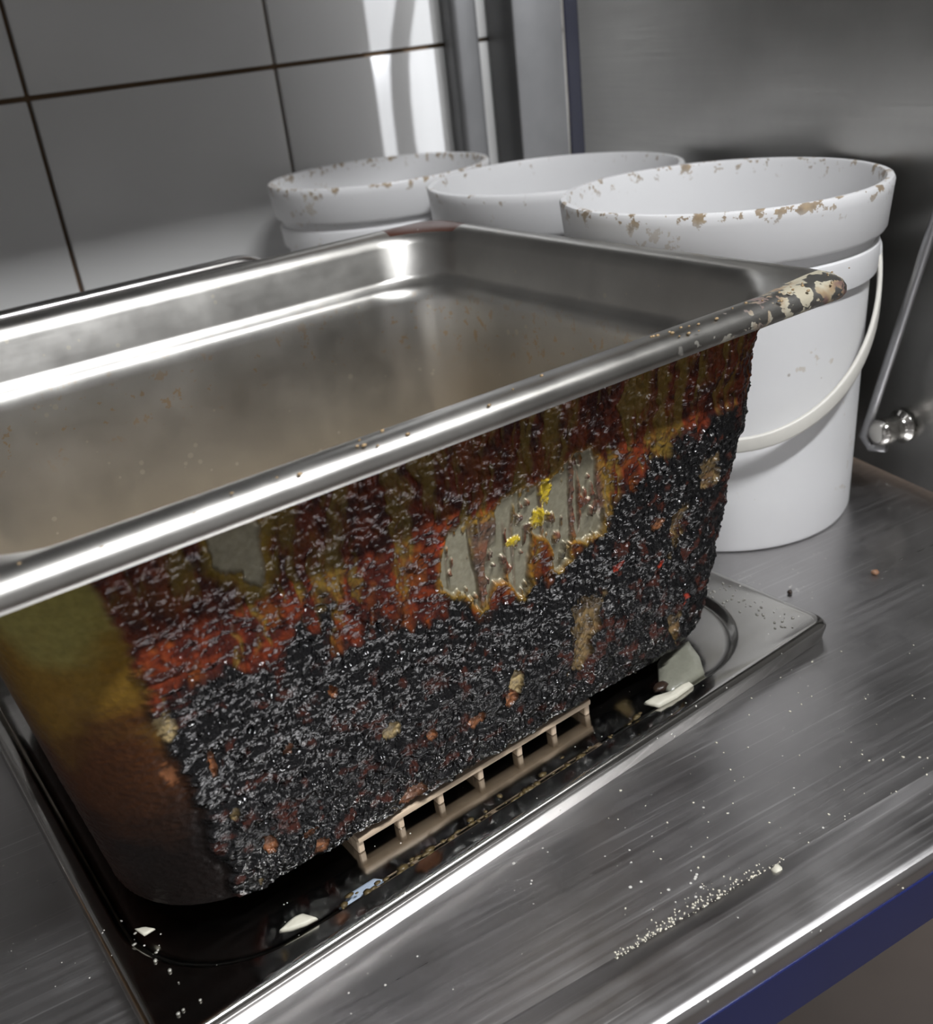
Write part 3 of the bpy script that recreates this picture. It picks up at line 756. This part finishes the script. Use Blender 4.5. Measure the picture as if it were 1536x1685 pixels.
# ------------------------------------------------------------------ white buckets
def bucket(loc, rt, rb, H, ang, mat, label, with_handle=True):
    b = empty('plastic_bucket', (loc[0], loc[1], 0.0003))
    tag(b, label, 'bucket')
    w = rt - rb
    def ro(z): return rb + (rt - .0085 - rb) * z / (H - .045)
    prof = [(0.0, .0022), (rb - .012, .0022), (rb - .004, 0.0), (rb - .001, .0006), (rb, .003)]
    for z in (.03, .07, H - .075, H - .050): prof.append((ro(z), z))
    prof += [(rt - .0088, H - .0475), (rt - .0055, H - .0460), (rt - .0052, H - .0440), (rt - .0046, H - .0330), (rt - .0050, H - .0315), (rt - .0072, H - .0305), (rt - .0072, H - .0262), (rt - .0030, H - .0252), (rt - .0020, H - .0235), (rt - .0004, H - .0060), (rt, H - .0020), (rt - .0008, H - .0004), (rt - .0020, H), (rt - .0040, H - .0003), (rt - .0048, H - .0022), (rt - .0056, H - .012)]
    for z in (H - .030, H - .06, .07, .02): prof.append((min(ro(z) - .0018, rt - .0075), z))
    prof += [(rb - .004, .0062), (rb - .012, .0045), (0.0, .0045)]
    v_, f_ = lathe(prof, 128)
    o = pyd('bucket_body', v_, f_, mat, b); autosmooth(o, 45)
    if with_handle:
        e = Vector((math.cos(ang), math.sin(ang), 0)); out = Vector((math.sin(ang), -math.cos(ang), 0))   # pivot axis, lean direction
        zp = H - .040; ra = rt - .0040
        for s in (-1, 1):
            p = e * (s * (rt - .0085)) + Vector((0, 0, zp))
            v_, f_ = tube([p - e * s * .002, p + e * s * .0045, p + e * s * .0055], [.0068, .0064, .0045], 16)
            pyd('handle_lug', v_, f_, mat, b)
        path = []; ups = []
        for k in range(49):
            t = math.pi * k / 48
            r_out = (rb + .0120); drop = .072
            sx = ra * math.cos(t); q = math.sin(t)
            p = e * sx + out * (r_out * q) + Vector((0, 0, zp - drop * q ** 0.9))
            path.append(p); rad = (e * sx + out * (r_out * q)); ups.append(rad.normalized())
        v_, f_ = tube(path, 0, 12, True, (.0078, .0026, ups))
        pyd('handle', v_, f_, M['handle'], b)
    return b
B1 = (0.4160, 0.3490)
va = math.atan2(B1[1] - CC[1], B1[0] - CC[0])
bucket(B1, 0.0835, 0.0720, 0.1790, va - math.pi / 2 + 0.05, bucket_mat('bucket_plastic_grubby', 1.0, 0.1790), 'white plastic bucket with hanging handle and brown-spotted rim, against the steel panel')
bucket((0.4510, 0.5185), 0.0855, 0.0680, 0.1730, 1.25, bucket_mat('bucket_plastic_clean', 0.35, 0.173), 'cleanest white plastic bucket, in the middle between the two dirty-rimmed ones')
bucket((0.4225, 0.6930), 0.0870, 0.0690, 0.1735, 1.05, bucket_mat('bucket_plastic_stained', 1.15, 0.1735), 'white plastic bucket with dark crumbs on its rim, closest to the tiled wall')

# ------------------------------------------------------------------ scraps and crumbs
def at(x, y, z): q = on_z(x, y, z); return (q[0], q[1], z)
def flake(name, mat, pix, z, th, seed):
    """small irregular flake with an outline laid on a level surface"""
    pts = [on_z(x, y, z) for x, y in pix]; c = np.mean(pts, axis=0)
    rnd = random.Random(seed); vs = []; fs = []
    n = len(pts) * 3; ol = []
    for i in range(len(pts)):
        a, b_ = pts[i], pts[(i + 1) % len(pts)]
        for k in range(3): ol.append(a + (b_ - a) * k / 3 - c)
    for lev, (sc, zf) in enumerate(((.97, 0), (1.0, .35), (.93, .8), (.62, 1.0))):
        for p in ol: vs.append((p[0] * sc, p[1] * sc, th * zf * (1 + (rnd.random() - .5) * .3 * (lev > 1))))
    for l in range(3):
        for k in range(n): fs.append((l * n + k, l * n + (k + 1) % n, (l + 1) * n + (k + 1) % n, (l + 1) * n + k))
    fs.append(tuple(range(n - 1, -1, -1))); fs.append(tuple(3 * n + k for k in range(n)))
    o = pyd(name, vs, fs, mat); o.location = (c[0], c[1], z); return o
tag(flake('food_scrap', M['scrap'], [(460, 1536), (480, 1516), (500, 1506), (524, 1514), (505, 1524), (480, 1533)], FT, .0016, 1), 'white wedge-shaped food scrap on the lid rim beside the pan corner', 'scrap')
tag(flake('food_scrap', M['bluescrap'], [(558, 1496), (578, 1470), (616, 1446), (632, 1448), (610, 1470), (580, 1492)], FLOOR, .0006, 2), 'pale bluish wet scrap in the lid recess', 'scrap')
tag(flake('food_scrap', M['scrap'], [(222, 1530), (240, 1527), (256, 1530), (238, 1541)], FT, .0008, 3), 'thin white food scrap on the dark left rim of the lid', 'scrap')
tag(flake('food_scrap', M['film'], [(1082, 1096), (1100, 1072), (1135, 1062), (1152, 1085), (1160, 1112), (1130, 1132), (1104, 1146), (1084, 1130)], FLOOR, .0035, 4), 'greyish translucent food scrap poking out under the burnt pan', 'scrap')
tag(flake('food_scrap', M['scrap'], [(1060, 1160), (1075, 1150), (1110, 1142), (1135, 1125), (1142, 1130), (1115, 1150), (1085, 1166)], FT - .0005, .0020, 5), 'cream curl of food on the lid step by the grey scrap', 'scrap')
tag(blob('char_crumb', M['char'], (.0036, .0026, .0016), 6, loc=at(1088, 1136, FT - .0006)), 'black burnt crumb beside the cream curl on the lid', 'crumb')
tag(blob('crumb', M['scrap'], (.0022, .0018, .0014), 7, loc=at(1279, 1437, 0.0004)), 'white crumb by the ridge of the worktable border', 'crumb')
tag(blob('crumb', M['redbit'], (.0022, .0020, .0012), 8, loc=at(1440, 945, 0.0)), 'tan crumb on bare worktable beside the tall bucket', 'crumb')
tag(blob('crumb', M['char'], (.0014, .0014, .0010), 9, loc=at(1300, 977, 0.0)), 'tiny dark crumb on worktable between the lid and the tall bucket', 'crumb')

# pale grit that gathered along the ridge, fine crumbs scattered on the table and lid
rnd = random.Random(21)
bm = bmesh.new()
def speck(q, r, fl=.6):
    bmesh.ops.create_icosphere(bm, subdivisions=1, radius=1.0, matrix=Matrix.Translation((q[0], q[1], q[2] + r * fl * .6)) @ Matrix.Rotation(rnd.uniform(0, 3), 4, 'Z') @ Matrix.Diagonal((r * rnd.uniform(.8, 1.8), r, r * fl, 1)))
for k in range(520):
    px = 1010 + 280 * rnd.random() ** .8; ln = 1590 - (px - 1010) * .535
    q = on_z(px, ln - abs(rnd.gauss(0, 1)) * (22 - 10 * abs(px - 1150) / 140) - 2, 0.0)
    speck(q, rnd.uniform(.00012, .00042))
for k in range(130):
    q = on_z(rnd.uniform(1000, 1536), rnd.uniform(1050, 1500), 0.0)
    if q[0] > LX1 + .002 or q[1] < LY0 - .002:
        speck(q, rnd.uniform(.00015, .0005))
o = from_bm('table_grit', bm, M['grit'], None, True); tag(o, 'fine pale grit gathered along the ridge of the steel worktable', 'grit', kind='stuff')
bm = bmesh.new()
for k in range(70):
    q = on_z(rnd.uniform(150, 420), rnd.uniform(1500, 1680), FT)
    if q[1] > LY0 + .008 and q[1] < LY0 + .05 and q[0] > LX1 - LL + .008 and q[0] < .075 and (q[1] < LY0 + .0105 or q[0] < .030):
        speck(np.array([q[0], q[1], FT - .0001]), rnd.uniform(.0002, .0007))
for k in range(60):
    q = np.array([rnd.uniform(LX1 - .024, LX1 - .008), rnd.uniform(LY0 + .008, LY0 + .07), FT - .0001])
    speck(q, rnd.uniform(.0002, .0007), .3)
o = from_bm('lid_crumbs', bm, M['droplet'], None, True); tag(o, 'tiny pale crumbs and droplets dried on the rim of the flat lid', 'crumbs', kind='stuff')

# ------------------------------------------------------------------ lamp housings on the ceiling, added shade shelf and shadow tube
def lamp(name, loc, sx, sy, label):
    e = empty(name, loc); tag(e, label, 'lamp')
    from_bm('housing', box_bm(-sx / 2 - .02, sx / 2 + .02, -sy / 2 - .02, sy / 2 + .02, .012, .06, .004, 1), M['white_metal'], e)
    for s in (-1, 1):
        v_, f_ = tube([(s * sx * .35, 0, .06), (s * sx * .35, 0, 1.45 - loc[2])], .004, 8); pyd('hanger', v_, f_, M['post'], e)
lamp('tube_lamp', LAMP_A, 0.95, 0.06, 'white hanging tube lamp above the worktable')

shelf = empty('shade_shelf', (-0.10, 0.80, 0.60)); tag(shelf, 'added unseen steel shelf above the worktable that shades the tiled wall', 'shelf')  # added out of view to keep the lamp off most of the tiles
o = from_bm('shade_board', box_bm(-.55, .52, -.515, 0.0, 0.0, .03, .004, 2), M['post'], shelf)
for x in (-.40, .38):
    o = from_bm('bracket', box_bm(x, x + .02, -.40, 0.0, -.03, .001, .002, 1), M['post'], shelf)
hp = []  # path of an added, unseen tube that throws the curved tile shadow
for (px, py) in ((690, -150), (678, -60), (668, 0), (660, 60), (658, 110), (661, 170), (669, 240), (684, 320)):
    q = on_plane(px, py, (0, WALL_Y - .004, 0), (0, 1, 0)); hp.append(tuple(q + (np.array(LAMP_B) - q) * 0.105))
d0 = np.array(hp[0]); hp = [(d0[0] + .12, d0[1], 1.45), (d0[0] + .10, d0[1], 0.9), (d0[0] + .04, d0[1], 0.55)] + hp
v_, f_ = tube(hp, .0085, 12)
o = pyd('shadow_hose', v_, f_, M['dark']); tag(o, 'added unseen rubber tube behind the steel panel, shaped to cast the curved tile shadow', 'shadow_hose')
